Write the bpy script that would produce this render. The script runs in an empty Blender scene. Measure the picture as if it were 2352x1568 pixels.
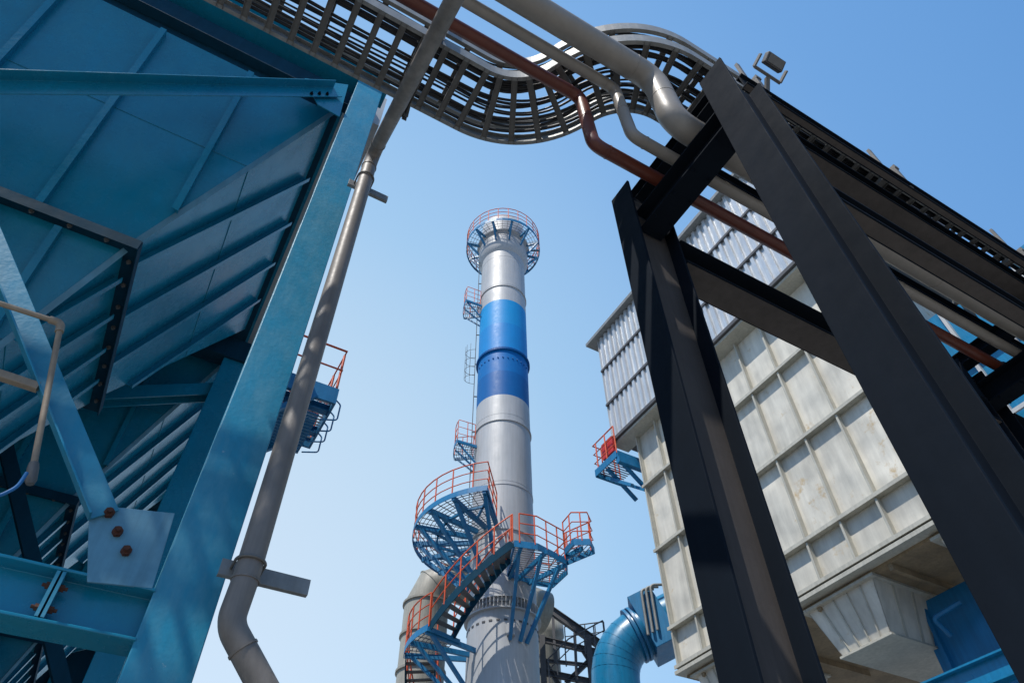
import bpy, math, random
from mathutils import Vector, Matrix
random.seed(3)
V=Vector
sc=bpy.context.scene
rad=math.radians
# ------------------------------------------------------------ camera
W,H,FP=2352.0,1568.0,1580.0
p=rad(47.8); roll=rad(0.76)
hf=V((.5,.8660254,0)); R0=V((.8660254,-.5,0)); ZU=V((0,0,1))
F=hf*math.cos(p)+ZU*math.sin(p); U0=-hf*math.sin(p)+ZU*math.cos(p)
R=R0*math.cos(roll)-U0*math.sin(roll); UP=U0*math.cos(roll)+R0*math.sin(roll)
C=V((0,0,1.6))
cam=bpy.data.cameras.new("camera"); co=bpy.data.objects.new("camera",cam); sc.collection.objects.link(co)
m=Matrix.Identity(4)
for i in range(3):
    m[i][0]=R[i]; m[i][1]=UP[i]; m[i][2]=-F[i]; m[i][3]=C[i]
co.matrix_world=m
cam.sensor_width=36; cam.lens=FP/W*36; cam.clip_end=3000; cam.clip_start=.05
sc.camera=co
# survey helpers: sight line to a real plane of the plant
def ray(px,py): return R*((px-W/2)/FP)+UP*((H/2-py)/FP)+F
def pX(px,py,x): d=ray(px,py); return C+d*(x/d.x)
def pY(px,py,y): d=ray(px,py); return C+d*(y/d.y)
def pF(px,py,D): d=ray(px,py); return C+d*(D/d.dot(hf))
# ------------------------------------------------------------ materials
def paint(name,col,rough=.45,metal=0.0,var=.12,scale=1.5,rust=0.0,rustcol=(.16,.06,.025),streak=0.2,bump=.12,bscale=30,warp=0.0,spec=.5,vert=(9,9,.5),patch=None,pamt=.5,wscale=1.1,rscale=None):
    mt=bpy.data.materials.new(name); mt.use_nodes=True
    nt=mt.node_tree; N=nt.nodes; L=nt.links; b=N["Principled BSDF"]
    tc=N.new("ShaderNodeTexCoord")
    n1=N.new("ShaderNodeTexNoise"); n1.inputs["Scale"].default_value=scale; n1.inputs["Detail"].default_value=8; n1.inputs["Roughness"].default_value=.65
    L.new(tc.outputs["Object"],n1.inputs["Vector"])
    mp=N.new("ShaderNodeMapping"); mp.inputs["Scale"].default_value=vert; L.new(tc.outputs["Object"],mp.inputs["Vector"])
    n2=N.new("ShaderNodeTexNoise"); n2.inputs["Scale"].default_value=1.2; n2.inputs["Detail"].default_value=9; n2.inputs["Roughness"].default_value=.65; L.new(mp.outputs[0],n2.inputs["Vector"])
    r1=N.new("ShaderNodeMapRange"); r1.inputs[1].default_value=.3; r1.inputs[2].default_value=.7; r1.inputs[3].default_value=1-var; r1.inputs[4].default_value=1+var
    L.new(n1.outputs[0],r1.inputs[0])
    r2=N.new("ShaderNodeMapRange"); r2.inputs[1].default_value=.35; r2.inputs[2].default_value=.7; r2.inputs[3].default_value=1+streak*.3; r2.inputs[4].default_value=1-streak
    L.new(n2.outputs[0],r2.inputs[0])
    mu=N.new("ShaderNodeMath"); mu.operation='MULTIPLY'; L.new(r1.outputs[0],mu.inputs[0]); L.new(r2.outputs[0],mu.inputs[1])
    vm=N.new("ShaderNodeVectorMath"); vm.operation='SCALE'; vm.inputs[0].default_value=col; L.new(mu.outputs[0],vm.inputs["Scale"])
    out=vm.outputs[0]
    n3=N.new("ShaderNodeTexNoise"); n3.inputs["Scale"].default_value=rscale or scale*3.1; n3.inputs["Detail"].default_value=10; n3.inputs["Roughness"].default_value=.75
    L.new(tc.outputs["Object"],n3.inputs["Vector"])
    if patch:
        pr_=N.new("ShaderNodeMapRange"); pr_.inputs[1].default_value=.42; pr_.inputs[2].default_value=.68; pr_.inputs[4].default_value=pamt
        L.new(n2.outputs[0],pr_.inputs[0])
        mx=N.new("ShaderNodeMix"); mx.data_type='RGBA'; mx.inputs["B"].default_value=(*patch,1)
        L.new(pr_.outputs[0],mx.inputs["Factor"]); L.new(out,mx.inputs["A"]); out=mx.outputs["Result"]
    if rust>0:
        rr=N.new("ShaderNodeMapRange"); rr.inputs[1].default_value=.72-rust*.25; rr.inputs[2].default_value=.78-rust*.22; L.new(n3.outputs[0],rr.inputs[0])
        mx=N.new("ShaderNodeMix"); mx.data_type='RGBA'; mx.inputs["B"].default_value=(*rustcol,1)
        L.new(rr.outputs[0],mx.inputs["Factor"]); L.new(out,mx.inputs["A"]); out=mx.outputs["Result"]
    L.new(out,b.inputs["Base Color"])
    r3=N.new("ShaderNodeMapRange"); r3.inputs[1].default_value=.3; r3.inputs[2].default_value=.7; r3.inputs[3].default_value=max(.05,rough-.08); r3.inputs[4].default_value=min(1,rough+.12)
    L.new(n3.outputs[0],r3.inputs[0]); L.new(r3.outputs[0],b.inputs["Roughness"])
    b.inputs["Metallic"].default_value=metal
    b.inputs["Specular IOR Level"].default_value=spec
    n4=N.new("ShaderNodeTexNoise"); n4.inputs["Scale"].default_value=bscale; n4.inputs["Detail"].default_value=4; L.new(tc.outputs["Object"],n4.inputs["Vector"])
    bp=N.new("ShaderNodeBump"); bp.inputs["Strength"].default_value=bump; bp.inputs["Distance"].default_value=.01; L.new(n4.outputs[0],bp.inputs["Height"])
    last=bp
    if warp>0:
        n5=N.new("ShaderNodeTexNoise"); n5.inputs["Scale"].default_value=wscale; n5.inputs["Detail"].default_value=1; L.new(tc.outputs["Object"],n5.inputs["Vector"])
        b2=N.new("ShaderNodeBump"); b2.inputs["Strength"].default_value=1; b2.inputs["Distance"].default_value=warp; L.new(n5.outputs[0],b2.inputs["Height"]); L.new(bp.outputs[0],b2.inputs["Normal"]); last=b2
    L.new(last.outputs[0],b.inputs["Normal"])
    return mt
M={}
M['blue']=paint("blue_paint",(.004,.20,.32),rough=.24,rust=.08,var=.2,scale=.9,streak=.22,warp=.014,patch=(.02,.28,.41),pamt=.45)  # patch: paler streaks painted in for the hoppers' gloss highlight
M['bluelt']=paint("weathered_blue_paint",(.012,.23,.365),rough=.42,rust=.26,var=.2,streak=.2,rustcol=(.30,.42,.48),patch=(.09,.33,.45),pamt=.6,vert=(7,7,2.2),bump=.2,scale=1.6,rscale=9)
M['gusset']=paint("chalky_grey_blue_paint",(.11,.29,.40),rough=.5,rust=.12,var=.15,streak=.25,rustcol=(.10,.07,.04),scale=4)
M['bluedk']=paint("shaded_blue_paint",(.003,.042,.075),rough=.75,spec=.15)  # darker copy of the blue paint with shade put into its colour
M['platblue']=paint("platform_blue_paint",(.008,.16,.34),rough=.45,rust=.05)
M['orange']=paint("orange_rail_paint",(.66,.085,.015),rough=.45,var=.1)
M['dark']=paint("graphite_paint",(.0055,.0098,.0165),rough=.75,var=.15,streak=.1,bump=.05,spec=.10)
M['darkweb']=paint("dusty_lit_graphite_paint",(.085,.074,.067),rough=.7,var=.15,streak=.2,spec=.2)  # dust on the column web; bounced light painted under the beams
M['pipe']=paint("grey_pipe_paint",(.265,.24,.208),rough=.42,var=.1,streak=.1,rust=.06)
M['drain']=paint("dusty_beige_pipe",(.20,.178,.155),rough=.5,var=.22,streak=.35,rust=.2,rustcol=(.08,.06,.045))
M['conduit']=paint("rusty_beige_conduit",(.30,.235,.165),rough=.6,var=.25,rust=.35,scale=5,rustcol=(.14,.07,.035))
M['brown']=paint("oxide_red_pipe_paint",(.12,.028,.015),rough=.4,var=.15,streak=.15)
M['galv']=paint("galvanised_steel",(.25,.255,.245),rough=.5,metal=.25,var=.18,scale=6)
M['galvdk']=paint("aged_galvanised_steel",(.15,.145,.135),rough=.55,metal=.2,var=.2,scale=6)
M['cable']=paint("black_cable_sheath",(.012,.012,.013),rough=.5,streak=0)
M['silver']=paint("silver_stack_paint",(.43,.435,.435),rough=.5,metal=.12,var=.07,scale=.5,streak=.14,bump=.04,warp=.008)
M['b1']=paint("stack_band_light_blue",(.006,.27,.60),rough=.5,var=.05,streak=.05,spec=.3)
M['b2']=paint("stack_band_mid_blue",(.005,.225,.56),rough=.5,var=.05,streak=.05,spec=.3)
M['b3']=paint("stack_band_royal_blue",(.002,.145,.42),rough=.5,var=.05,streak=.05,spec=.25)
M['b4']=paint("stack_band_deep_blue",(.001,.110,.34),rough=.5,var=.05,streak=.05,spec=.25)
M['flash']=paint("pale_cladding",(.45,.45,.44),rough=.5,streak=.1)
M['corr']=paint("corrugated_aluminium",(.60,.61,.61),rough=.33,metal=.45,var=.12,streak=.2,scale=.8)
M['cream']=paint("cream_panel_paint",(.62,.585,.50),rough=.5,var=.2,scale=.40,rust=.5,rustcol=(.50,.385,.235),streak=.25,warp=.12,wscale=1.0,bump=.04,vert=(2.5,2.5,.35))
M['creamst']=paint("cream_stiffener_paint",(.45,.43,.36),rough=.55,var=.16,streak=.2,rust=.25,rustcol=(.28,.20,.12))
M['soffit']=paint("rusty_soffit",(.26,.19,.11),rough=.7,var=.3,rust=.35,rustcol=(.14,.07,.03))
M['duct']=paint("beige_duct_paint",(.30,.285,.235),rough=.5,var=.15,streak=.25)
M['ductblue']=paint("glossy_duct_blue",(.006,.18,.35),rough=.3,var=.1)
M['rust']=paint("rusty_bolt",(.09,.03,.015),rough=.8,var=.4,scale=40)
M['grate']=paint("grating_steel",(.14,.15,.16),rough=.6,metal=.3)
M['red']=paint("red_box_paint",(.5,.03,.03),rough=.4)
M['steel']=paint("dull_plant_steel",(.08,.08,.085),rough=.6)
M['concrete']=paint("concrete",(.28,.27,.25),rough=.85,var=.15,scale=.4)
M['hose']=paint("blue_hose_rubber",(.02,.18,.45),rough=.5)
# ------------------------------------------------------------ mesh builder
class MB:
    def __init__(s): s.v=[];s.f=[];s.m=[];s.sm=[]
    def add(s,vs,fs,mi=0,smooth=False):
        o=len(s.v); s.v+= [V(x) for x in vs]
        for f in fs: s.f.append([i+o for i in f]); s.m.append(mi); s.sm.append(smooth)
        return s
    def obox(s,c,ax,ay,az,mi=0):
        c=V(c);vs=[c+ax*i+ay*j+az*k for k in(-1,1) for j in(-1,1) for i in(-1,1)]
        return s.add(vs,[(0,2,3,1),(4,5,7,6),(0,1,5,4),(2,6,7,3),(0,4,6,2),(1,3,7,5)],mi)
    def box(s,x0,x1,y0,y1,z0,z1,mi=0):
        return s.obox(((x0+x1)/2,(y0+y1)/2,(z0+z1)/2),V(((x1-x0)/2,0,0)),V((0,(y1-y0)/2,0)),V((0,0,(z1-z0)/2)),mi)
    def prism(s,prof,p0,p1,up,mi=0,smooth=False):
        p0=V(p0);p1=V(p1);d=(p1-p0).normalized();side=d.cross(V(up)).normalized();u=side.cross(d)
        n=len(prof); vs=[p0+side*a+u*b for a,b in prof]+[p1+side*a+u*b for a,b in prof]
        fs=[(i,(i+1)%n,n+(i+1)%n,n+i) for i in range(n)]
        s.add(vs,fs,mi,smooth); s.add(vs[:n],[tuple(range(n))[::-1]],mi); s.add(vs[n:],[tuple(range(n))],mi); return s
    def bar(s,p0,p1,w,h,up=(0,0,1),mi=0):
        return s.prism([(-w/2,-h/2),(w/2,-h/2),(w/2,h/2),(-w/2,h/2)],p0,p1,up,mi)
    def tube(s,path,r,n=12,mi=0,cap=True):
        path=[V(q) for q in path]; vs=[];N=len(path)
        d=(path[1]-path[0]).normalized(); a=d.orthogonal().normalized()
        for i,q in enumerate(path):
            t=((path[min(i+1,N-1)]-path[max(i-1,0)])).normalized()
            a=(a-t*a.dot(t)).normalized(); b=t.cross(a)
            rr=r[i] if isinstance(r,(list,tuple)) else r
            for k in range(n):
                th=2*math.pi*k/n; vs.append(q+(a*math.cos(th)+b*math.sin(th))*rr)
        fs=[(i*n+k,i*n+(k+1)%n,(i+1)*n+(k+1)%n,(i+1)*n+k) for i in range(N-1) for k in range(n)]
        s.add(vs,fs,mi,True)
        if cap: s.add(vs[:n],[tuple(range(n))[::-1]],mi); s.add(vs[-n:],[tuple(range(n))],mi)
        return s
    def lathe(s,c,prof,n=64,mi=0,smooth=True):
        c=V(c); vs=[c+V((r*math.cos(2*math.pi*k/n),r*math.sin(2*math.pi*k/n),z)) for r,z in prof for k in range(n)]
        fs=[(i*n+k,i*n+(k+1)%n,(i+1)*n+(k+1)%n,(i+1)*n+k) for i in range(len(prof)-1) for k in range(n)]
        return s.add(vs,fs,mi,smooth)
    def plate(s,pts,th):
        pts=[V(q) for q in pts]; n=len(pts); th=V(th)
        vs=pts+[q+th for q in pts]
        s.add(vs,[tuple(range(n))[::-1],tuple(range(n,2*n))]+[(i,(i+1)%n,n+(i+1)%n,n+i) for i in range(n)]); return s
    def bolt(s,c,nrm,r=.02,h=.02):
        nrm=V(nrm).normalized(); c=V(c)
        s.prism([(r*math.cos(rad(60*k)),r*math.sin(rad(60*k))) for k in range(6)],c,c+nrm*h,nrm.orthogonal())
        s.prism([(r*.5*math.cos(rad(36*k)),r*.5*math.sin(rad(36*k))) for k in range(10)],c+nrm*h,c+nrm*h*1.8,nrm.orthogonal())
        return s
def fillet(pts,r,seg=8):
    pts=[V(q) for q in pts]; out=[pts[0]]
    for i in range(1,len(pts)-1):
        a=(pts[i-1]-pts[i]);b=(pts[i+1]-pts[i]); la,lb=a.length,b.length; a.normalize();b.normalize()
        ang=a.angle(b); t=min(r/math.tan(ang/2),la*.48,lb*.48)
        A=pts[i]+a*t;B=pts[i]+b*t
        for k in range(seg+1):
            u=k/seg; out.append(A*(1-u)**2+pts[i]*2*u*(1-u)+B*u*u)
    out.append(pts[-1]); return out
def Hp(h,w,tf=.018,tw=.012):
    a=w/2;b=h/2;c=tw/2
    return [(-a,-b),(a,-b),(a,-b+tf),(c,-b+tf),(c,b-tf),(a,b-tf),(a,b),(-a,b),(-a,b-tf),(-c,b-tf),(-c,-b+tf),(-a,-b+tf)]
def Up(w,h,t=.01): return [(-w/2,h),(-w/2,0),(w/2,0),(w/2,h),(w/2-t,h),(w/2-t,t),(-w/2+t,t),(-w/2+t,h)]
ORI={}
def finish(o,parent,org,label,category,group,kind):
    sc.collection.objects.link(o); ORI[o.name]=org
    if parent: o.parent=parent; o.location=org-ORI[parent.name]
    else: o.location=org
    if label: o["label"]=label
    if category and not parent: o["category"]=category
    if group: o["group"]=group
    if kind: o["kind"]=kind
    return o
def empty(name,loc,label,category,group=None):
    o=bpy.data.objects.new(name,None); o.empty_display_size=.3
    return finish(o,None,V(loc),label,category,group,None)
def mk(name,mb,mats,parent=None,label=None,category=None,group=None,kind=None,bevel=0,org=None):
    if not isinstance(mats,(list,tuple)): mats=[mats]
    xs=[v.x for v in mb.v];ys=[v.y for v in mb.v];zs=[v.z for v in mb.v]
    if org is None: org=V(((min(xs)+max(xs))/2,(min(ys)+max(ys))/2,min(zs)))
    me=bpy.data.meshes.new(name); me.from_pydata([v-org for v in mb.v],[],mb.f)
    for mt in mats: me.materials.append(M[mt])
    for i,pl in enumerate(me.polygons): pl.material_index=mb.m[i]; pl.use_smooth=mb.sm[i]
    me.update()
    o=bpy.data.objects.new(name,me); finish(o,parent,org,label,category,group,kind)
    if bevel:
        bv=o.modifiers.new("bevel",'BEVEL'); bv.width=bevel; bv.segments=2; bv.limit_method='ANGLE'; bv.angle_limit=rad(40)
    return o
def railpath(mb,pts,h=1.1,r=.022,step=1.0,mids=(.55,)):
    pts=[V(q) for q in pts]
    for hh in (h,)+tuple(h*x for x in mids): mb.tube([q+V((0,0,hh)) for q in pts],r if hh==h else r*.8,6)
    acc=0
    mb.tube([pts[0],pts[0]+V((0,0,h))],r,6)
    for a,b in zip(pts,pts[1:]):
        l=(b-a).length; t=step-acc
        while t<=l:
            q=a+(b-a)*(t/l); mb.tube([q,q+V((0,0,h))],r,6); t+=step
        acc=(acc+l)%step
    mb.tube([pts[-1],pts[-1]+V((0,0,h))],r,6)
# ------------------------------------------------------------ ground
g=MB().box(-400,400,-400,400,-.2,0); mk("ground",g,'concrete',kind="structure",label="concrete yard of the plant")
# ------------------------------------------------------------ steelwork around hoppers
YF=3.8; XC=.205
fr=empty("braced_steelwork",(XC,YF,0),"weathered blue steel support structure with bolted diagonal braces","steel structure")
mk("column",MB().prism(Hp(.32,.32,.02,.014),(XC,YF+.16,0),(XC,YF+.16,10.3),(0,1,0)),'bluelt',fr,bevel=.006)
mk("column",MB().prism(Hp(.30,.30,.02,.014),(-.06,YF+4.6,0),(-.06,YF+4.6,9.1),(0,1,0)),'blue',fr,bevel=.006)
mk("column",MB().prism(Hp(.30,.30,.02,.014),(-4.9,YF+.16,0),(-4.9,YF+.16,10.0),(0,1,0)),'blue',fr,bevel=.006)
mk("top_beam",MB().prism(Hp(.34,.26),(-7,YF+.1,10.32),(.42,YF+.1,10.32),(0,0,1)),'blue',fr,bevel=.006)
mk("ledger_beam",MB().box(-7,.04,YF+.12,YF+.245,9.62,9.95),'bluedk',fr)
def onF(px,py,off=0): return pY(px,py,YF-off)
zb=onF(310,1405).z
mk("lower_beam",MB().prism(Hp(.27,.22,.016,.012),(-5,YF+.1,zb),(.05,YF+.1,zb),(0,0,1)),'blue',fr,bevel=.004)
xs=onF(118,1360).x
for dx in(-.013,.013):
    sp=mk("splice_plate",MB().box(xs+dx-.008,xs+dx+.008,YF-.01,YF+.09,zb-.115,zb+.115),'bluelt',fr)
    for dz in(-.06,.05):
        c=V((xs+dx*1.6,YF+.03,zb+dz)); mk("bolt",MB().bolt(c,(1 if dx>0 else -1,0,0),.018,.02),'rust',sp,org=c)
g0=onF(235,1175,.03); g1=onF(0,600,.03); dd=(g1-g0).normalized()
mk("diagonal_brace",MB().prism([(-.075,-.006),(.075,-.006),(.075,.006),(-.063,.006),(-.063,.075),(-.075,.075)],g0-dd*.02,g0+dd*4.6,(0,-1,0)),'bluelt',fr,bevel=.003)
h0=onF(775,212,.03); h1=onF(0,200,.03); dd=(h1-h0).normalized()
mk("diagonal_brace",MB().prism([(-.09,-.006),(.09,-.006),(.09,.10),(.078,.10),(.078,.006),(-.09,.006)],h0,h0+dd*6.2,(0,-1,0)),'blue',fr,bevel=.003)
gp=MB().plate([onF(q[0],q[1],.012) for q in[(205,1172),(232,1160),(402,1178),(350,1350),(200,1335)]],(0,.014,0))
gu=mk("gusset_plate",gp,'gusset',fr,bevel=.003)
for q in[(250,1180),(269,1223),(289,1267)]:
    c=onF(q[0],q[1],.014); mk("bolt",MB().bolt(c,(0,-1,0),.027,.028),'rust',gu,org=c)
gp=MB().plate([onF(q[0],q[1],-.004) for q in[(700,180),(800,195),(780,268),(730,240)]],(0,.014,0))
gu=mk("gusset_plate",gp,'blue',fr)
for q in[(715,217),(733,217),(751,218)]:
    c=onF(q[0],q[1],.037); mk("bolt",MB().bolt(c,(0,-1,0),.018,.02),'dark',gu,org=c)
mk("support_arm",MB().bar(pY(-80,835,3.72),pY(88,890,3.72),.045,.05),'conduit',fr,label="rusty beige box section arm",bevel=.004)
for yy in(8.45,12.9,17.3): mk("diagonal_brace",MB().prism(Hp(.2,.2),(-.1,yy,8.6),(-5,yy,6.0),(0,1,0)),'blue',fr)
mk("rear_beam",MB().prism(Hp(.26,.22,.016,.012),(-5,8.4,4.1),(-.1,8.4,4.1),(0,0,1)),'bluedk',fr)
mk("diagonal_brace",MB().prism(Hp(.14,.14,.012,.01),(-.3,8.35,4.3),(-3,8.35,8.2),(0,1,0)),'bluedk',fr)
# ------------------------------------------------------------ hoppers
def lerp(a,b,t): return V(a)*(1-t)+V(b)*t
def frustum(T,B,zt,zb):
    return [V((T[1],T[2],zt)),V((T[0],T[2],zt)),V((T[0],T[3],zt)),V((T[1],T[3],zt))],[V((B[1],B[2],zb)),V((B[0],B[2],zb)),V((B[0],B[3],zb)),V((B[1],B[3],zb))]
def hopper(y0,first):
    T=(-4.6,-.09,y0,y0+3.9); Bq=(-3.5,-1.25,y0+.72,y0+3.02); O=(-2.75,-2.1,y0+1.4,y0+2.2)
    hp=empty("hopper",(-2.4,y0+1.9,4.0),"large blue steel hopper with welded stiffeners and bolted flange","hopper","row of blue hoppers under the casing")
    for nm,(Ta,za,Tb,zb_) in {"upper_cone":(T,9.5,Bq,6.79),"lower_cone":(Bq,6.75,O,4.4)}.items():
        t,b=frustum(Ta,Tb,za,zb_); mb=MB()
        nr=[V((0,-1,0)),V((-1,0,0)),V((0,1,0)),V((1,0,0))]
        for k in range(4):
            k2=(k+1)%4; mb.plate([t[k],t[k2],b[k2],b[k]],-nr[k]*.01)
        cone=mk(nm,mb,'blue',hp)
        st=MB(); upper=nm=="upper_cone"
        for k in(0,3):
            k2=(k+1)%4; A,Bb=t[k],t[k2]; Cc,Dd=b[k],b[k2]
            n=(Bb-A).cross(Cc-A).normalized()
            if n.dot(nr[k])<0: n=-n
            L_=(Bb-A).length; sp_=(.95 if k==0 else .74) if upper else .5
            q=sp_*.98
            dirv=(Bb-A).normalized(); s0=(Cc-A).dot(dirv); s1=L_-(Dd-Bb).dot(-dirv); fall=(Cc-A)-dirv*s0
            while q<L_-.25:
                te=1.0
                if q<s0: te=q/s0
                if q>s1: te=(L_-q)/(L_-s1)
                P0=A+dirv*q; P1=P0+fall*min(te,.985)
                st.prism([(-.006,0),(.006,0),(.006,.07),(.055,.07),(.055,.078),(-.006,.078)],P0+fall*.02,P1,n)
                q+=sp_
            tt=.47; st.tube([lerp(A,Cc,tt)+n*.002,lerp(Bb,Dd,tt)+n*.002],.006,5)
        mk("stiffener",st,'blue',cone)
        mk("corner_strip",MB().bar(t[0]+V((.01,-.012,0)),b[0]+V((.01,-.012,0)),.05,.012,(.5,-.8,0)),'gusset',cone)
    fl=MB(); x0,x1,ya,yb=Bq; w=.11
    for z0,z1 in((6.775,6.79),(6.745,6.76)):
        fl.box(x0-w,x1+w,ya-w,ya,z0,z1); fl.box(x0-w,x1+w,yb,yb+w,z0,z1); fl.box(x0-w,x0,ya,yb,z0,z1); fl.box(x1,x1+w,ya,yb,z0,z1)
    fl.box(x0-w,x1+w,ya-w-.008,ya-w,6.70,6.82); fl.box(x1+w,x1+w+.008,ya-w,yb+w,6.70,6.82)
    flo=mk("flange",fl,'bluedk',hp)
    if first<2:
        me=None
        pts=[(x1-.15-.3*k,ya-.06) for k in range(8)]+[(x1+.06,ya+.1+.3*k) for k in range(8)]
        for q in pts:
            c=V((q[0],q[1],6.745))
            if me is None:
                o=mk("bolt",MB().bolt(c,(0,0,-1),.022,.02),'galvdk',flo,org=c); me=o.data
            else:
                o=bpy.data.objects.new("bolt",me); finish(o,flo,c,None,None,None,None)
for i in range(3): hopper(4.05+4.45*i,i)
# casing over the hoppers
cs=empty("filter_casing",(-2.5,12,9.5),"blue steel casing with pale side cladding above the hoppers","industrial building")
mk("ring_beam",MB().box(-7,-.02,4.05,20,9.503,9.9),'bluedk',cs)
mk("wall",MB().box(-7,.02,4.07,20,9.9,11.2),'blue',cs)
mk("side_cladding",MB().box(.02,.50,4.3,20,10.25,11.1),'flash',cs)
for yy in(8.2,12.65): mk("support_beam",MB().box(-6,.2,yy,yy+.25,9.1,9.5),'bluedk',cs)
mk("rear_wall",MB().box(-7.2,-6.8,3.9,20,3,9.5),'bluedk',cs)
ew=mk("end_wall",MB().box(-7.2,0,19.9,20.1,0,9.5),'bluedk',cs)
mb=MB()
for k in range(9): mb.box(-6.8+k*.8,-6.7+k*.8,19.78,19.9,0,9.5)
mk("end_wall_rib",mb,'blue',ew)
# small conduit
YC=3.55
cpts=[pY(-250,640,YC),pY(0,697,YC),pY(140,742,YC),pY(72,1095,YC)]
cp=mk("conduit",MB().tube(fillet(cpts,.04),.016,12),'conduit',None,"rusty beige instrument conduit with a threaded elbow","pipe")
mk("elbow",MB().tube(fillet([cpts[2]+(cpts[1]-cpts[2]).normalized()*.06,cpts[2],cpts[2]+(cpts[3]-cpts[2]).normalized()*.07],.04),.023,12),'conduit',cp)
e=(cpts[3]-cpts[2]).normalized(); mk("gland",MB().tube([cpts[3]-e*.08,cpts[3]-e*.05,cpts[3]+e*.02,cpts[3]+e*.04],[.022,.026,.026,.018],8),'galvdk',cp)
mk("hose",MB().tube(fillet([pY(-60,1145,3.5),pY(0,1138,3.5),pY(40,1118,3.5),pY(62,1085,3.5)],.1),.009,8),'hose',label="thin blue hose below the conduit",category="hose")
# ------------------------------------------------------------ drain pipe
YD=3.5
pb=pY(573,1300,YD); top=pY(866,362,YD); top=V((pb.x,pb.y,top.z))
e2=pY(1042,0,1.5); dirn=(e2-top).normalized(); far=top+dirn*(e2-top).length*1.35
b2=pY(527,1432,YD); b3=pY(600,1568,YD); b4=b3+(b3-b2)*1.0
dp=mk("drain_pipe",MB().tube(fillet([far,top,V((pb.x,pb.y,pY(565,1330,YD).z)),b2,b4,V((b4.x,b4.y,0))],.16),.067,24),'drain',None,"tall dusty beige steel drain pipe clamped beside the blue column","pipe")
def ringat(q,d,r,w=.012,ex=.006): d=V(d).normalized(); return MB().tube([q-d*w/2,q+d*w/2],r+ex,24)
for (q,d) in[(top-V((0,0,.25)),ZU),(top+dirn*.22,dirn),(V((pb.x,pb.y,pb.z-.08)),ZU),(b2-(b2-b3).normalized()*0.14,b3-b2)]:
    mk("weld_ring",ringat(q,d,.067),'drain',dp)
for zc,x1 in((pY(575,1292,YD).z,.78),(pY(850,415,YD).z,.70)):
    s_=MB().box(.30,x1,3.60,3.606,zc-.045,zc+.045); s_.box(.30,x1,3.606,3.635,zc-.045,zc-.039); mk("bracket",s_,'galv',dp,bevel=.002)
    cl=MB(); cl.tube([V((pb.x+.076,3.64,zc))]+[V((pb.x+.076*math.cos(t_),pb.y-.076*math.sin(t_),zc)) for t_ in [math.pi*k/14 for k in range(15)]]+[V((pb.x-.076,3.64,zc))],.008,8)
    mk("clamp",cl,'galvdk',dp)
# ------------------------------------------------------------ side access platform
PZ=9.8
ap=empty("access_platform",(.9,9.6,PZ),"blue steel access platform with orange handrails on the casing side","platform")
mb=MB()
for k in range(17): mb.box(.0,1.66,9.0+k*.08,9.0+k*.08+.012,PZ-.03,PZ)
for k in range(7): mb.box(.0+k*.24,.012+k*.24,9.0,10.3,PZ-.028,PZ-.002)
mk("deck",mb,'grate',ap)
mb=MB(); mb.box(0,1.70,8.96,9.0,PZ-.22,PZ+.12); mb.box(0,1.70,10.3,10.34,PZ-.22,PZ+.12); mb.box(1.66,1.70,9.0,10.3,PZ-.22,PZ+.12)
for yy in(9.3,9.95): mb.prism(Hp(.14,.12,.01,.008),(0,yy,PZ-.12),(1.66,yy,PZ-.12),(0,0,1))
for yy in(9.0,10.3): mb.bar((.0,yy,PZ-1.5),(1.35,yy,PZ-.15),.09,.09)
mk("frame",mb,'platblue',ap)
mb=MB(); railpath(mb,[(0,9,PZ),(1.68,9,PZ),(1.68,10.3,PZ),(0,10.3,PZ)],1.1,.024,.6); mk("railing",mb,'orange',ap)
mb=MB()
for k in range(4): mb.tube(fillet([V((1.70,9.2+k*.33,PZ+.1)),V((1.83,9.2+k*.33,PZ)),V((1.83,9.2+k*.33,PZ-.35)),V((1.55,9.2+k*.33,PZ-.45))],.08),.014,6)
for k in range(14): mb.box(.2,1.5,9.1+k*.085,9.16+k*.085,PZ-.46,PZ-.44)
mk("cage",mb,'platblue',ap)
# ------------------------------------------------------------ pipe rack
pr=empty("pipe_rack",(2.56,1.6,0),"dark graphite steel pipe rack with portal frames","pipe rack")
CH=.42
yl1=(pX(1405,465,2.35).y+2*pX(1650,1568,2.35).y)/3
yl2=(pX(1615,205,2.35).y+pX(1960,865,2.35).y)/2
CW=.235
c1y=yl1-CW/2; c2y=yl2-CW/2
for xc in(2.56,6.9):
    for yc in(c1y,c2y):
        cl=mk("column",MB().prism(Hp(CH,CW,.022,.014),(xc,yc,0),(xc,yc,6.9),(1,0,0)),['dark'],pr,bevel=.004)
        mk("web_panel",MB().box(xc-.185,xc+.185,yc-.010,yc-.0075,.1,6.85),'darkweb' if yc==c1y else 'dark',cl)
for xc in(2.56,6.9):
    cbm=mk("cross_beam",MB().prism(Hp(.26,.22,.016,.012),(xc,c2y+.02,6.46),(xc,c1y-.02,6.46),(0,0,1)),'dark',pr,bevel=.003)
    mk("cross_beam",MB().prism(Hp(.16,.16,.014,.01),(xc+.05,c2y+.02,7.02),(xc+.05,c1y+.1,7.02),(0,0,1)),'dark',pr,bevel=.003)
    for yy in(1.24,1.52,1.74,1.98):
        for sx in(-.08,.08): c=V((xc+sx,yy,6.33)); mk("bolt",MB().bolt(c,(0,0,-1),.012,.014),'dark',cbm,org=c)
def LB(h,w,x0,x1,y,z,mt='dark'):
    o=mk("longitudinal_beam",MB().prism(Hp(h,w,.016,.012),(x0,y,z),(x1,y,z),(0,0,1)),'dark',pr,bevel=.003)
    if mt!='dark': mk("lit_underside_strip",MB().box(x0+.004,x1-.004,y-w/2+.012,y+w/2-.012,z-h/2-.004,z-h/2-.0015),mt,o)  # paler strip laid under the beam, bounced light put into its colour
    return o
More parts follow.
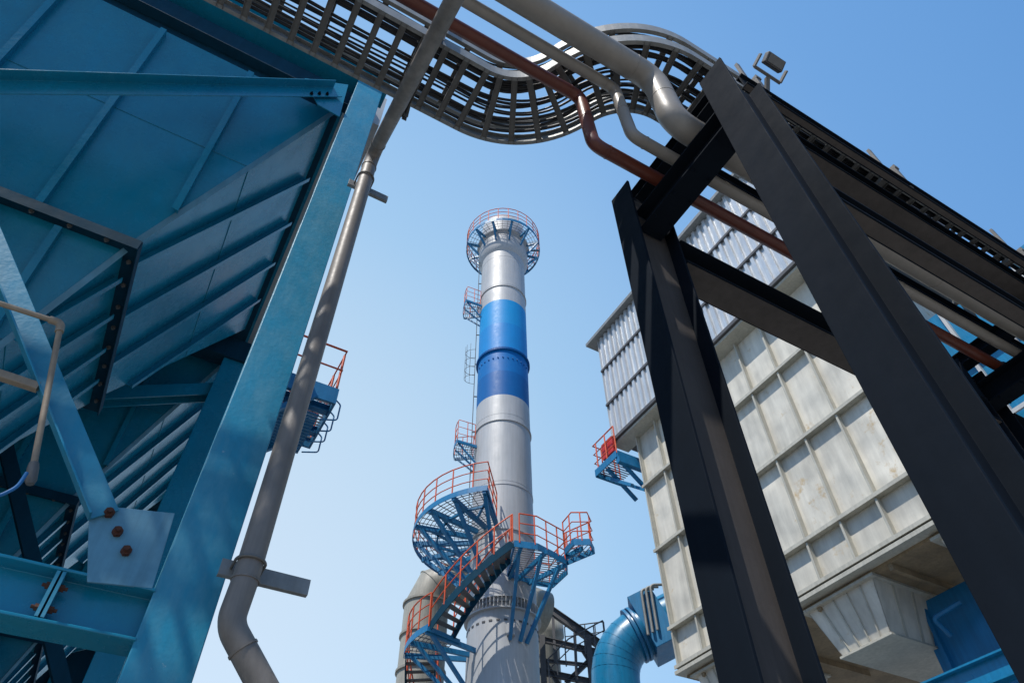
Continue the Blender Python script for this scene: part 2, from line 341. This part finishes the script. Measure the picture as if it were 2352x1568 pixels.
LB(.30,.26,2.78,6.68,c1y,6.14,'darkweb'); LB(.30,.26,7.12,14,c1y,6.14,'darkweb')
LB(.24,.20,2.75,14,1.22,7.23,'darkweb'); LB(.20,.10,2.80,14,1.76,7.23,'darkweb'); LB(.20,.07,2.80,14,.985,7.26,'darkweb')
LB(.16,.12,2.78,6.68,c2y,5.5,'darkweb')
# pipes
def rackpipe(name,y,r,xj,mat,label,zh=7.5):
    zl=6.59+r
    path=fillet([V((-4,y,zh)),V((xj,y,zh)),V((xj+.04,y,zl)),V((15,y,zl))],r*1.9,10)
    o=mk(name,MB().tube(path,r,28),mat,label=label,category="pipe")
    for q,d in[((xj-r*2.1,y,zh),(1,0,0)),((xj+.02,y,(zh+zl)/2),(0.05,0,-1)),((xj+.06+r*2.1,y,zl),(1,0,0)),((xj-2.2,y,zh),(1,0,0)),((xj+3.1,y,zl),(1,0,0))]:
        mk("weld_ring",ringat(V(q),d,r,.008,.003),mat,o)
    for xx in(2.56,6.9):
        cl=MB(); cl.tube([V((xx,y+(r+.008),6.59))]+[V((xx,y+(r+.008)*math.cos(t_),zl+(r+.008)*math.sin(t_))) for t_ in [math.pi*k/14 for k in range(15)]]+[V((xx,y-(r+.008),6.59))],.007,6); mk("u_bolt",cl,'dark',o)
    return o
rackpipe("process_pipe",1.39,.108,2.25,'pipe',"thick grey process pipe stepping down onto the rack")
rackpipe("process_pipe",1.62,.050,2.00,'pipe',"slim grey process pipe stepping down onto the rack")
rackpipe("process_pipe",1.83,.056,1.78,'brown',"oxide red process pipe stepping down onto the rack")
# ------------------------------------------------------------ cable trays
def spath(off):
    pts=[]; r=.87; A=rad(64.5); y1=2.42; x0=1.0
    for k in range(36): pts.append((V((-6+(6+x0)*k/36,y1,0)),V((1,0,0))))
    for k in range(19):
        a=A*k/18; pts.append((V((x0+r*math.sin(a),y1-r+r*math.cos(a),0)),V((math.cos(a),-math.sin(a),0))))
    cx=x0+2*r*math.sin(A); cy=y1-2*r*(1-math.cos(A))+r
    for k in range(1,19):
        a=A*(1-k/18); pts.append((V((cx-r*math.sin(a),cy-r*math.cos(a),0)),V((math.cos(a),-math.sin(a),0))))
    for k in range(1,40): pts.append((V((cx+12*k/39,cy-r,0)),V((1,0,0))))
    return [(q+V((-t.y,t.x,0))*off,t) for q,t in pts]
YT=spath(0)[-1][0].y
def tray(z,hw,label,pitch=.2):
    tr=empty("cable_tray",(0,2.4,z),label,"cable tray","stacked cable trays")
    for sgn in(-1,1):
        mb=MB(); P_=spath(sgn*hw); vs=[]
        prof=[(0,0),(.035*-sgn,0),(.035*-sgn,.005),(.005*-sgn,.005),(.005*-sgn,.145),(.035*-sgn,.145),(.035*-sgn,.15),(0,.15)]
        if sgn<0: prof=prof[::-1]
        for q,t in P_:
            nrm=V((-t.y,t.x,0))
            for a,b in prof: vs.append(q+nrm*a+V((0,0,z+b)))
        k=len(prof); fs=[(i*k+j,i*k+(j+1)%k,(i+1)*k+(j+1)%k,(i+1)*k+j) for i in range(len(P_)-1) for j in range(k)]
        mb.add(vs,fs); mk("side_rail",mb,'galv',tr)
    P_=spath(0); acc=0
    for (a,ta),(b,tb_) in zip(P_,P_[1:]):
        l=(b-a).length; t=pitch-acc
        while t<=l:
            u=t/l; q=a.lerp(b,u); tt=ta.lerp(tb_,u).normalized(); nrm=V((-tt.y,tt.x,0)); t+=pitch
            if -3<q.x<13:
                mk("rung",MB().prism(Up(.055,.022,.004),q-nrm*(hw-.007)+V((0,0,z+.008)),q+nrm*(hw-.007)+V((0,0,z+.008)),(0,0,-1)),'galvdk',tr)
        acc=(acc+l)%pitch
    return tr
ta=tray(7.75,.325,"galvanised ladder cable tray sweeping in an S bend over the pipes",.20)
mk("bottom_cover",MB().box(3.0,14,YT-.12,YT+.30,7.733,7.742),'darkweb',ta)
tray(8.06,.325,"upper galvanised ladder cable tray following the same S bend",.40)
random.seed(8)
for z,offs in((7.79,[-.28,-.26,-.24,-.21,-.19,-.17,-.08,-.05,-.02,.02,.10,.13,.16,.22]),(8.10,[-.26,-.24,-.21,-.19,-.12,.04,.07,.10,.18])):
    for off in offs:
        r=random.choice([.009,.012,.015]); ph=random.random()*6
        pts=[q+V((-t.y,t.x,0))*(off+.012*math.sin(i*.35+ph))+V((0,0,z+r+.006*math.sin(i*.5+ph))) for i,(q,t) in enumerate(spath(0))]
        mk("power_cable",MB().tube(pts,r,6),'cable',label="black sheathed power cable lying in a ladder tray",category="cable",group="cables in the trays")
for x in(-1.6,.50):
    mb=MB()
    for yy in(2.03,2.80): mb.prism(Up(.045,.045,.005),(x,yy,7.6),(x,yy,8.9),(1,0,0))
    for zz in(7.70,8.01): mb.prism(Up(.045,.045,.005),(x,2.0,zz),(x,2.85,zz),(0,0,-1))
    mk("tray_hanger",mb,'galvdk',label="galvanised strut hanger carrying the cable trays",category="bracket",group="tray hangers")
for x in(3.1,4.9,6.9,8.9):
    mb=MB(); mb.box(x,x+.06,.96,1.88,7.685,7.732)
    for yy in(.97,1.72): mb.box(x,x+.05,yy,yy+.05,7.33,7.69)
    for yy in(YT-.39,YT+.35): mb.box(x,x+.04,yy,yy+.03,7.732,8.20)
    mk("tray_stool",mb,'galvdk',label="steel stool carrying the cable trays on the rack",category="bracket",group="tray stools")
# flood light by the rack end
q=pX(1762,172,3.1)
fb=empty("floodlight",q-V((0,0,.5)),"small grey floodlight on a bracket beside the trays","floodlight")
mb=MB(); mb.bar(q+V((.1,.25,-.35)),q+V((0.02,.02,.0)),.035,.035); mb.bar(q+V((-.15,.0,.0)),q+V((.15,.0,.0)),.025,.025)
for sx in(-.15,.15): mb.bar(q+V((sx,0,0)),q+V((sx,-.10,.05)),.015,.035)
mk("yoke",mb,'galvdk',fb)
ax=V((1,0,0)); ay=V((0,.8,-.6)); az=ax.cross(ay)
mk("lamp_housing",MB().obox(q+V((0,-.10,.05)),ax*.10,ay*.05,az*.03),'steel',fb,bevel=.010)
mk("lamp_glass",MB().obox(q+V((0,-.10,.05))-az*.034,ax*.08,ay*.038,az*.003),'galvdk',fb)
# ------------------------------------------------------------ chimney
D=24.0; ca=pF(1155,1000,D); CX,CY=ca.x,ca.y
def P(a,r,z): a=rad(a); return V((CX,CY,0))+R0*(r*math.cos(a))+hf*(r*math.sin(a))+V((0,0,z))
def zf(py,rr):
    d=ray(1155,py); return 1.6+(D-rr)*d.z/d.dot(hf)
ch=empty("chimney",(CX,CY,0),"tall silver steel chimney with blue bands and a railed top platform","chimney")
r0=1.24
zs={k:zf(k,r0) for k in(1390,1212,1110,963,905,850,795,740,687,655)}
ZT=38.3
sh=MB(); cc=(CX,CY,0)
def seg(za,zb_,mi,ra=r0,rb=r0): sh.lathe(cc,[(ra,za),(rb,zb_)],96,mi)
zj=zf(1395,r0)
seg(0,zj,0,1.26,1.26); seg(zj,zj+.25,0,1.2,1.2)
seg(zj+.25,zs[905],0); seg(zs[905],zs[850],4); seg(zs[850],zs[795],3); seg(zs[795],zs[740],2); seg(zs[740],zs[687],1); seg(zs[687],36.6,0)
sh.lathe(cc,[(r0,36.6),(1.30,37.4),(1.30,ZT),(1.18,ZT),(1.18,ZT-2)],96,0)
mk("shaft",sh,['silver','b1','b2','b3','b4'],ch)
def ring(z,r,h,mat,nm="stiffening_ring",rin=None):
    rin=rin or r0-.01
    return mk(nm,MB().lathe(cc,[(rin,z-h/2),(r,z-h/2),(r,z+h/2),(rin,z+h/2)],96,0,False),mat,ch)
ring(zs[655],r0+.05,.05,'silver'); ring(zs[963],r0+.05,.06,'silver'); ring(zs[1110],r0+.02,.03,'silver'); ring(zs[1212],r0+.05,.07,'silver')
for z in(13.6,18.4,22.0,31.4,34.0): ring(z,r0+.006,.02,'silver',"weld_seam")
zc=zf(800,r0); ring(zc,r0+.10,.04,'b4',"flange"); ring(zc-.07,r0+.10,.04,'b4',"flange")
bt=MB()
for k in range(56):
    a=k*360/56; q=P(a,r0+.07,zc-.12); bt.tube([q,q+V((0,0,.2))],.014,6)
mk("flange_bolts",bt,'b4',ch)
for k,a in enumerate(range(205,340,11)):
    q=P(a,r0+.02,zc-.62); mk("bracket_lug",MB().obox(q,R0*.03,hf*.03,ZU*.02),'b4',ch)
mk("collar",MB().lathe(cc,[(r0,34.6),(1.46,34.9),(1.46,35.8),(1.38,36.1),(1.55,36.3)],96),'silver',ch)
ring(zj,1.38,.05,'silver',"base_flange",1.2); ring(zj+.42,1.34,.04,'silver',"base_flange",1.2)
gs=MB()
for k in range(60):
    a=k*6; d_=(P(a,1,0)-P(a,0,0)); t_=V((-d_.y,d_.x,0)); gs.obox(P(a,1.27,zj+.21),d_*.08,t_*.01,ZU*.19)
mk("gussets",gs,'silver',ch)
hd=MB()
for k in range(30):
    a=k*12; d_=(P(a,1,0)-P(a,0,0)); t_=V((-d_.y,d_.x,0)); hd.obox(P(a,1.26,zj-.42),d_*.02,t_*.06,ZU*.03)
mk("slots",hd,'steel',ch)
mk("access_box",MB().obox(P(283,1.33,zj-.8),R0*.14,hf*.1,ZU*.2),'silver',ch,bevel=.02)
def sector(a0,a1,r1,r2,z,barsp=.11,step=4):
    dk=MB(); n=max(2,int((a1-a0)/step)); r=r1
    while r<=r2:
        dp_=[P(a0+(a1-a0)*k/n,r,z) for k in range(n+1)]
        for A_,B_ in zip(dp_,dp_[1:]): dk.bar(A_,B_,.016,.03)
        r+=barsp
    k=a0
    while k<=a1: dk.bar(P(k,r1,z-.003),P(k,r2,z-.003),.016,.03); k+=step
    frm=MB(); pts=[P(a0+(a1-a0)*k/n,r2+.03,z-.04) for k in range(n+1)]
    for A_,B_ in zip(pts,pts[1:]): frm.bar(A_,B_,.02,.22)
    for aa in(a0,a1): frm.bar(P(aa,r1,z-.08),P(aa,r2,z-.08),.06,.14)
    return dk,frm
zp=36.35
dk,frm=sector(0,360,1.56,2.2,zp,step=9,barsp=.16)
tp=mk("top_platform",dk,'grate',ch)
for k in range(12):
    a=k*30+15; frm.bar(P(a,1.4,zp-.1),P(a,2.2,zp-.1),.11,.12); frm.bar(P(a,1.46,zp-1.0),P(a,2.12,zp-.15),.10,.10)
mk("platform_frame",frm,'platblue',tp)
mb=MB(); railpath(mb,[P(k*10,2.22,zp) for k in range(37)],1.15,.024,.6,(.33,.66)); mk("railing",mb,'orange',tp)
lad=MB(); la=184
for s_ in(-5,5): lad.tube([P(la+s_,r0+.16,17),P(la+s_,r0+.16,37.2)],.018,6)
z=17.0
while z<37: lad.tube([P(la-5,r0+.16,z),P(la+5,r0+.16,z)],.011,5); z+=.3
z=17.5
while z<37: lad.bar(P(la,r0,z),P(la,r0+.16,z),.04,.04); z+=2.2
ld=mk("ladder",lad,'steel',ch)
cg=MB()
def cage(z0,z1,mb):
    z=z0; c=P(la,r0+.16,0); o=(P(la,1,0)-P(la,0,0)); t=V((-o.y,o.x,0))
    def loop(z): return [c+V((0,0,z))+t*(.32*math.cos(u))+o*(.5*math.sin(u)) for u in [math.pi*k/12 for k in range(13)]]
    while z<=z1: mb.tube(loop(z),.011,5); z+=.6
    for j in(2,4,6,8,10): mb.tube([loop(z0)[j],loop(z1)[j]],.009,5)
cage(zf(880,0)+.2,zf(800,0),cg)
mk("safety_cage",cg,'steel',ld)
for py in(718,1040):
    zz=zf(py,0); dk,frm=sector(172,206,r0+.02,r0+.9,zz,step=6,barsp=.1)
    rp=mk("rest_platform",dk,'grate',ch)
    for a in(174,190,204): frm.bar(P(a,r0,zz-.95),P(a,r0+.85,zz-.1),.06,.06)
    mk("platform_frame",frm,'platblue',rp)
    mb=MB(); railpath(mb,[P(172,r0+.1,zz)]+[P(172+34*k/6,r0+.9,zz) for k in range(7)]+[P(206,r0+.1,zz)],1.15,.018,.5,(.33,.66)); mk("railing",mb,'orange',rp)
# ------------------------------------------------------------ spiral stair and landings
ss=empty("staircase",(CX,CY,9.5),"curved blue steel staircase with orange handrails wrapping the chimney","staircase")
zU=16.45; a0,a1=118,262
dk,frm=sector(a0,a1,1.30,3.5,zU,barsp=.15,step=6)
up=mk("landing",dk,'grate',ss)
for a in range(a0+2,a1+1,20):
    frm.bar(P(a,1.25,zU-.14),P(a,3.5,zU-.14),.13,.18)
    frm.bar(P(a,1.28,zU-2.1),P(a,3.3,zU-.2),.13,.13)
for a in range(a0+2,a1-15,20):
    frm.bar(P(a,1.9,zU-.15),P(a+20,3.0,zU-.15),.08,.09)
    frm.bar(P(a,2.6,zU-.15),P(a+20,2.6,zU-.15),.08,.09)
mk("landing_frame",frm,'platblue',up)
mb=MB(); railpath(mb,[P(a1,1.5,zU)]+[P(a1-(a1-a0)*k/18,3.5,zU) for k in range(19)]+[P(a0,1.4,zU)],1.15,.026,.85,(.33,.66)); mk("railing",mb,'orange',up)
zL=14.3
def polydeck(pts,z,parent):
    pts=[V((q.x,q.y,0)) for q in pts]; c=sum(pts,V((0,0,0)))/len(pts); u=(pts[1]-pts[0]).normalized(); v_=V((-u.y,u.x,0)); dk=MB(); n=len(pts)
    def clip(dirv,perp,s):
        hits=[]
        for i in range(n):
            A,B=pts[i],pts[(i+1)%n]; a=(A-c).dot(perp)-s; b=(B-c).dot(perp)-s
            if a*b<0: hits.append((A+(B-A)*(a/(a-b))))
        return hits
    s=-3.0
    while s<3:
        for dv,pv,k in((u,v_,1),(v_,u,2)):
            if k==2 and int(round(s/.14))%3: continue
            h=clip(dv,pv,s)
            if len(h)==2: dk.bar(h[0]+ZU*(z-.003*k),h[1]+ZU*(z-.003*k),.016,.03)
        s+=.14
    o=mk("landing",dk,'grate',parent); f_=MB()
    for i in range(n): f_.bar(pts[i]+ZU*(z-.05),pts[(i+1)%n]+ZU*(z-.05),.03,.24)
    return o,f_
pl=[P(278,3.35,0),P(292,3.35,0),P(316,3.1,0),P(328,2.75,0),P(345,1.9,0),P(330,1.4,0),P(278,1.4,0)]
ln,frm=polydeck(pl,zL,ss)
for a in(282,298): frm.bar(P(a,1.25,zL-.13),P(a,3.3,zL-.13),.10,.16); frm.bar(P(a,1.30,zL-2.4),P(a,2.9,zL-.18),.11,.11)
frm.bar(P(320,1.25,zL-.13),P(318,3.05,zL-.13),.10,.16); frm.bar(P(310,1.28,zL-2.4),P(314,2.9,zL-.18),.11,.11)
mk("landing_frame",frm,'platblue',ln)
pl2=[P(316,3.1,0),P(312,3.75,0),P(318,4.15,0),P(326,3.95,0),P(328,2.75,0)]
l2,frm=polydeck(pl2,zL+.35,ss)
frm.bar(P(320,2.6,zL+.2),P(318,3.8,zL+.2),.10,.16)
mk("landing_frame",frm,'platblue',l2)
mb=MB(); railpath(mb,[q+ZU*zL for q in(P(281,3.35,0),P(292,3.35,0),P(316,3.1,0))],1.15,.026,.55,(.33,.66)); railpath(mb,[q+ZU*zL for q in(P(330,1.4,0),P(345,1.9,0),P(328,2.75,0))],1.15,.024,.55,(.33,.66)); mk("railing",mb,'orange',ln)
mb=MB(); railpath(mb,[q+ZU*(zL+.35) for q in pl2],1.15,.026,.5,(.33,.66)); mk("railing",mb,'orange',l2)
zB=11.86
dk,frm=sector(187,226,2.0,3.35,zB,barsp=.14,step=5); lo=mk("landing",dk,'grate',ss)
for a in(190,207,224): frm.bar(P(a,1.25,zB-.13),P(a,3.35,zB-.13),.10,.16); frm.bar(P(a,1.25,zB-1.7),P(a,3.1,zB-.18),.11,.11)
mk("landing_frame",frm,'platblue',lo)
mb=MB(); railpath(mb,[P(226-39*k/8,3.35,zB) for k in range(9)],1.15,.026,.6,(.33,.66)); mk("railing",mb,'orange',lo)
def flight(aa,za,ab,zb_,ri=2.3,ro=3.3):
    n=max(6,int(abs(zb_-za)/.19)); tr=MB()
    for k in range(n):
        u=(k+.5)/n; a=aa+(ab-aa)*u; z=za+(zb_-za)*(k+1)/n; da=(ab-aa)/n*.55
        for w in range(3):
            b=a-da+da*2*(w+.5)/3; tr.bar(P(b,ri,z),P(b,ro,z),.075,.03)
    f_=mk("treads",tr,'grate',ss)
    for r in(ri,ro):
        stn=MB();rl=MB()
        pts=[P(aa+(ab-aa)*k/20,r,za+(zb_-za)*k/20-.02) for k in range(21)]
        for A_,B_ in zip(pts,pts[1:]): stn.bar(A_,B_,.025,.26)
        railpath(rl,[q+V((0,0,.1)) for q in pts],1.05,.026,.75,(.5,))
        mk("stringer",stn,'bluedk',f_); mk("railing",rl,'orange',f_)
flight(226,zB,277,zL)
flight(150,9.6,187,zB)
# ------------------------------------------------------------ beige duct behind the chimney
DB=27.5
q0=pF(970,1500,DB); q1=V((q0.x,q0.y,pF(970,1350,DB).z))
pth=[V((q0.x,q0.y,0)),q1-ZU*.75,q1-ZU*.05+R0*.30,q1+R0*1.15+ZU*.35,q1+R0*5+hf*2-ZU*.2]
fd=mk("flue_duct",MB().tube(pth,.92,36),'duct',label="wide beige flue duct with a mitred elbow behind the chimney",category="duct")
for z in(q1.z-.85,q1.z-2.2,q1.z-3.6): mk("duct_flange",MB().tube([(q0.x,q0.y,z),(q0.x,q0.y,z+.09)],.99,36),'duct',fd)
for c_,d_ in((pth[2],(pth[3]-pth[1])),(pth[3],(pth[4]-pth[2]))): mk("duct_seam",ringat(c_,d_,.92,.05,.03),'duct',fd)
# ------------------------------------------------------------ dark steel structure and vessel
DS=31
st=empty("steel_tower",pF(1310,1568,DS),"dark open steel tower with inclined beam and walkways behind the chimney","steel structure")
def rb(a,b,w=.25,D_=DS): mk("beam",MB().prism(Hp(w,w*.8,.03,.03),pF(a[0],a[1],D_),pF(b[0],b[1],D_),(0,0,1) if abs(a[0]-b[0])>30 else hf),'steel',st)
rb((1225,1372),(1375,1478),.35); rb((1235,1465),(1385,1500)); rb((1235,1540),(1380,1570),.25); rb((1240,1500),(1300,1600),.2)
rb((1300,1568),(1370,1500),.2); rb((1270,1410),(1275,1520),.15); rb((1320,1450),(1325,1568),.15); rb((1240,1515),(1385,1530),.15); rb((1330,1480),(1385,1568),.15)
for px in(1245,1350):
    q=pF(px,1460,DS); mk("column",MB().prism(Hp(.3,.25,.03,.03),(q.x,q.y,0),q,hf),'steel',st)
mb=MB(); railpath(mb,[pF(1262,1568,29.5),pF(1310,1520,29.5),pF(1390,1476,29.5)],1.0,.03,.5); mk("railing",mb,'steel',st)
mb=MB(); railpath(mb,[pF(1300,1490,33),pF(1392,1478,33)],1.1,.03,.5); mk("railing",mb,'steel',st)
q=pF(1257,1450,33)
mk("vessel",MB().lathe((q.x,q.y,0),[(.55,0),(.55,q.z-.6),(.8,q.z-.3),(.8,q.z+.25),(.66,q.z+.3),(.66,q.z+.8),(.5,q.z+1.1),(0,q.z+1.15)],32),'duct',label="beige cylindrical vessel with stepped neck",category="tank")
# ------------------------------------------------------------ blue duct with fan box, standing beyond the filter house
DD=26.5
q0=pF(1418,1600,DD); qt=pF(1418,1480,DD)
dr=(R0*.93-hf*.15+ZU*.38).normalized(); top_=V((q0.x,q0.y,qt.z-.1))
pth=fillet([V((q0.x,q0.y,0)),top_,top_+dr*3.2],2.0,7)
bd=mk("air_duct",MB().tube(pth,.90,40),'ductblue',label="glossy blue round air duct with segmented bend and flange",category="duct")
e=top_+dr*.95; sd_=dr.cross(ZU).normalized(); ud_=sd_.cross(dr).normalized()
for i in range(2,9):
    c=pth[i]; d_=(pth[min(i+1,len(pth)-1)]-pth[i-1]).normalized(); mk("weld_ring",ringat(c,d_,.90,.03,.012),'ductblue',bd)
mk("duct_flange",MB().tube([e,e+dr*.10],1.04,40),'platblue',bd)
mk("duct_flange",MB().tube([e+dr*.18,e+dr*.28],1.04,40),'platblue',bd)
mk("transition_box",MB().obox(e+dr*.9,dr*.5,sd_*.9,ud_*1.1),'platblue',bd,bevel=.02)
for k in range(3):
    c=e+dr*(.4+.2*k)-hf*1.05+ZU*.5; mk("vent_tube",MB().tube(fillet([c-ZU*1.1,c+ZU*.7,c+ZU*.7+R0*.5],.2),.055,10),'galv',bd)
# ------------------------------------------------------------ filter house
fh=empty("filter_house",(17,10,0),"cream panelled filter house with corrugated metal penthouse","industrial building")
XB=14.6
Lz=[10.1,11.25,13.9,16.5,19.0]
mk("panel_wall",MB().box(XB,22,5.5,15.55,10.1,19.0),'cream',fh)
mb=MB(); mh=MB(); y=5.5
while y<=15.56:
    yy=min(y,15.52); mb.prism(Hp(.19,.06,.02,.04),(XB-.085,yy,10.1),(XB-.085,yy,18.8),(1,0,0)); y+=1.113
for z in Lz[:-1]: mh.prism(Hp(.24,.10,.03,.05),(XB-.11,5.43,z),(XB-.11,15.62,z),(1,0,0))
mk("vertical_stiffener",mb,'creamst',fh); mk("horizontal_stiffener",mh,'creamst',fh)
mk("base_rim",MB().box(XB-.22,22,5.4,15.65,9.90,10.0),'creamst',fh)
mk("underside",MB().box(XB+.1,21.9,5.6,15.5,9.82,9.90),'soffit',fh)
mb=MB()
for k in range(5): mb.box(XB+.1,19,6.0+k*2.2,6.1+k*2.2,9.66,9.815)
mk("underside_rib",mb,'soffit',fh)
PE=4.35
mb=MB(); y=PE; x=14.0; prof=[]
while y<16.15:
    prof+= [(x,y),(x,y+.13),(x+.08,y+.16),(x+.08,y+.28),(x,y+.31)]; y+=.31
prof.append((x,y))
for z0,z1 in((19.05,20.92),(21.03,22.92),(23.03,24.95)):
    vs=[V((a,b,z0)) for a,b in prof]+[V((a-.0,b,z1)) for a,b in prof]; n=len(prof)
    mb.add(vs,[(i,i+1,n+i+1,n+i) for i in range(n-1)])
yE=y
mk("corrugated_cladding",mb,'corr',fh)
mb=MB().box(14.12,22,PE,yE,19.0,25.0); mb.box(13.96,14.14,PE,yE+.02,20.92,21.03); mb.box(13.96,14.14,PE,yE+.02,22.92,23.03); mb.box(13.9,14.15,PE,yE+.05,18.92,19.06)
mk("penthouse_core",mb,'steel',fh)
mk("roof",MB().box(13.75,22.3,PE,yE+.55,24.98,25.15),'galv',fh)
mk("soffit",MB().box(14.0,14.75,PE,yE,18.8,18.9),'creamst',fh)
def trough(x0,x1,ya,yb,zt,zb_,ins):
    t,b=frustum((x0,x1,ya,yb),(x0+ins*1.0,x1-ins,ya+ins,yb-ins),zt,zb_); mb=MB(); nr=[V((0,-1,0)),V((-1,0,0)),V((0,1,0)),V((1,0,0))]
    for k in range(4):
        k2=(k+1)%4; mb.plate([t[k],t[k2],b[k2],b[k]],-nr[k]*.02)
    mb.plate(b,ZU*.02)
    ho=mk("outlet_hopper",mb,'cream',fh)
    mb=MB().box(x0-.12,x1,ya-.1,yb+.1,zt-.07,zt-.005)
    for u in(.2,.4,.6,.8): mb.bar(t[1].lerp(t[2],u),b[1].lerp(b[2],u),.03,.08,(0,0,1)); mb.bar(t[1].lerp(t[0],u),b[1].lerp(b[0],u),.03,.08,(1,0,0))
    mb.box(x0+ins-.05,x1-ins+.05,ya+ins-.05,yb-ins+.05,zb_-.06,zb_-.01)
    mk("stiffener",mb,'creamst',ho)
trough(14.75,18.2,8.8,10.85,9.82,8.65,.32)
trough(14.75,18.2,13.4,15.2,9.82,8.75,.32)
trough(14.75,16.5,6.1,7.0,9.82,9.2,.2)
# blue substructure
bs=empty("support_structure",(17,7,0),"blue steel support structure under the filter house","steel structure")
mk("wall_plate",MB().box(16.6,16.8,1.2,9.2,3.0,9.65),'platblue',bs)
mb=MB()
for k in range(6): mb.box(16.48,16.6,1.4+k*1.5,1.48+k*1.5,3.0,9.65)
mk("wall_rib",mb,'platblue',bs)
mk("girder",MB().prism(Hp(.5,.3,.04,.03),(15.5,-1,7.35),(15.5,14.9,7.35),(0,0,1)),'ductblue',bs)
for y in(4.2,8.3,11.3,15.3): mk("column",MB().prism(Hp(.35,.35,.03,.02),(15.5,y,0),(15.5,y,7.1),(0,1,0)),'platblue',bs)
mk("valve_lever",MB().tube(fillet([V((16.3,8.5,8.6)),V((15.9,8.5,8.9)),V((16.2,7.9,9.1))],.1),.06,8),'platblue',bs)
# blue neighbouring casing
bn=empty("casing",(18,1,0),"teal blue steel casing beyond the pipe rack","industrial building")
mk("wall",MB().box(15.2,20,-8,4.9,10.0,15.1),'ductblue',bn)
mb=MB()
for k in range(14): mb.box(15.08,15.2,-8+k*.95,-7.92+k*.95,10.0,15.1)
for z in(11.5,13.3): mb.box(15.02,15.08,-8,4.9,z,z+.1)
mk("stiffener",mb,'flash',bn)
# corner platform with red box
cz=17.9
cpf=empty("access_platform",(14.2,16.4,cz),"small blue corner platform with orange rails and a red box","platform")
x0,x1,y0,y1=13.6,14.8,15.8,17.2
mb=MB()
for k in range(12): mb.box(x0,x1,y0+k*.12,y0+k*.12+.03,cz-.03,cz)
mk("deck",mb,'grate',cpf)
mb=MB(); mb.box(x0-.04,x0,y0,y1,cz-.2,cz+.1); mb.box(x0,x1,y1,y1+.04,cz-.2,cz+.1); mb.box(x0,x1,y0-.04,y0,cz-.2,cz+.1)
for yy in(15.9,16.6): mb.bar((14.9,yy,cz-1.2),(x0+.1,yy,cz-.15),.12,.12)
for xx in(14.0,14.6): mb.bar((xx,15.7,cz-1.4),(xx,y1-.1,cz-.15),.12,.12)
mb.box(x0,15,15.7,15.9,cz-.45,cz-.2)
mk("frame",mb,'platblue',cpf)
mb=MB(); railpath(mb,[(x0,y0,cz),(x0,y1,cz),(x1,y1,cz)],1.3,.03,.6,(.33,.66)); mk("railing",mb,'orange',cpf)
mk("equipment_box",MB().box(x0+.1,x0+.25,16.1,16.8,cz+.35,cz+1.1),'red',cpf,bevel=.02)
# ------------------------------------------------------------ light
sd=V((-.90,-.44,0)).normalized(); el=rad(57)
sv=V((sd.x*math.cos(el),sd.y*math.cos(el),math.sin(el)))
sl=bpy.data.lights.new("sun",'SUN'); sl.energy=4.2; sl.angle=rad(.5); sl.color=(1,.95,.88)
so=bpy.data.objects.new("sun",sl); sc.collection.objects.link(so); so.rotation_euler=(-sv).to_track_quat('-Z','Y').to_euler(); so.location=(0,0,60)
w=bpy.data.worlds.new("World"); sc.world=w; w.use_nodes=True; nt=w.node_tree; N=nt.nodes; L=nt.links
bg=N["Background"]; sk=N.new("ShaderNodeTexSky"); sk.sky_type='NISHITA'; sk.sun_disc=False
sk.sun_elevation=el; sk.sun_rotation=math.atan2(sv.x,sv.y); sk.air_density=1.0; sk.dust_density=.6; sk.ozone_density=2
L.new(sk.outputs[0],bg.inputs[0]); bg.inputs[1].default_value=.05
# clear-day haze: paler low in the sky toward the hazy side
hz=ray(300,1500).normalized()
tc=N.new("ShaderNodeTexCoord"); dt=N.new("ShaderNodeVectorMath"); dt.operation='DOT_PRODUCT'; dt.inputs[1].default_value=hz
L.new(tc.outputs["Generated"],dt.inputs[0])
cr=N.new("ShaderNodeValToRGB"); L.new(dt.outputs["Value"],cr.inputs[0]); els=cr.color_ramp.elements
stops=[(0,(.075,.23,.52)),(.22,(.105,.30,.645)),(.4,(.14,.35,.70)),(.6,(.205,.43,.765)),(.81,(.37,.60,.84)),(.93,(.54,.72,.87)),(1,(.64,.77,.88))]
els[0].position=0; els[0].color=(*stops[0][1],1); els[1].position=1; els[1].color=(*stops[-1][1],1)
for pos,c in stops[1:-1]: e_=els.new(pos); e_.color=(*c,1)
b2=N.new("ShaderNodeBackground"); L.new(cr.outputs[0],b2.inputs[0]); b2.inputs[1].default_value=.88
ad=N.new("ShaderNodeAddShader"); L.new(bg.outputs[0],ad.inputs[0]); L.new(b2.outputs[0],ad.inputs[1]); L.new(ad.outputs[0],N["World Output"].inputs[0])
sc.view_settings.view_transform='Standard'; sc.view_settings.look='None'; sc.view_settings.exposure=0
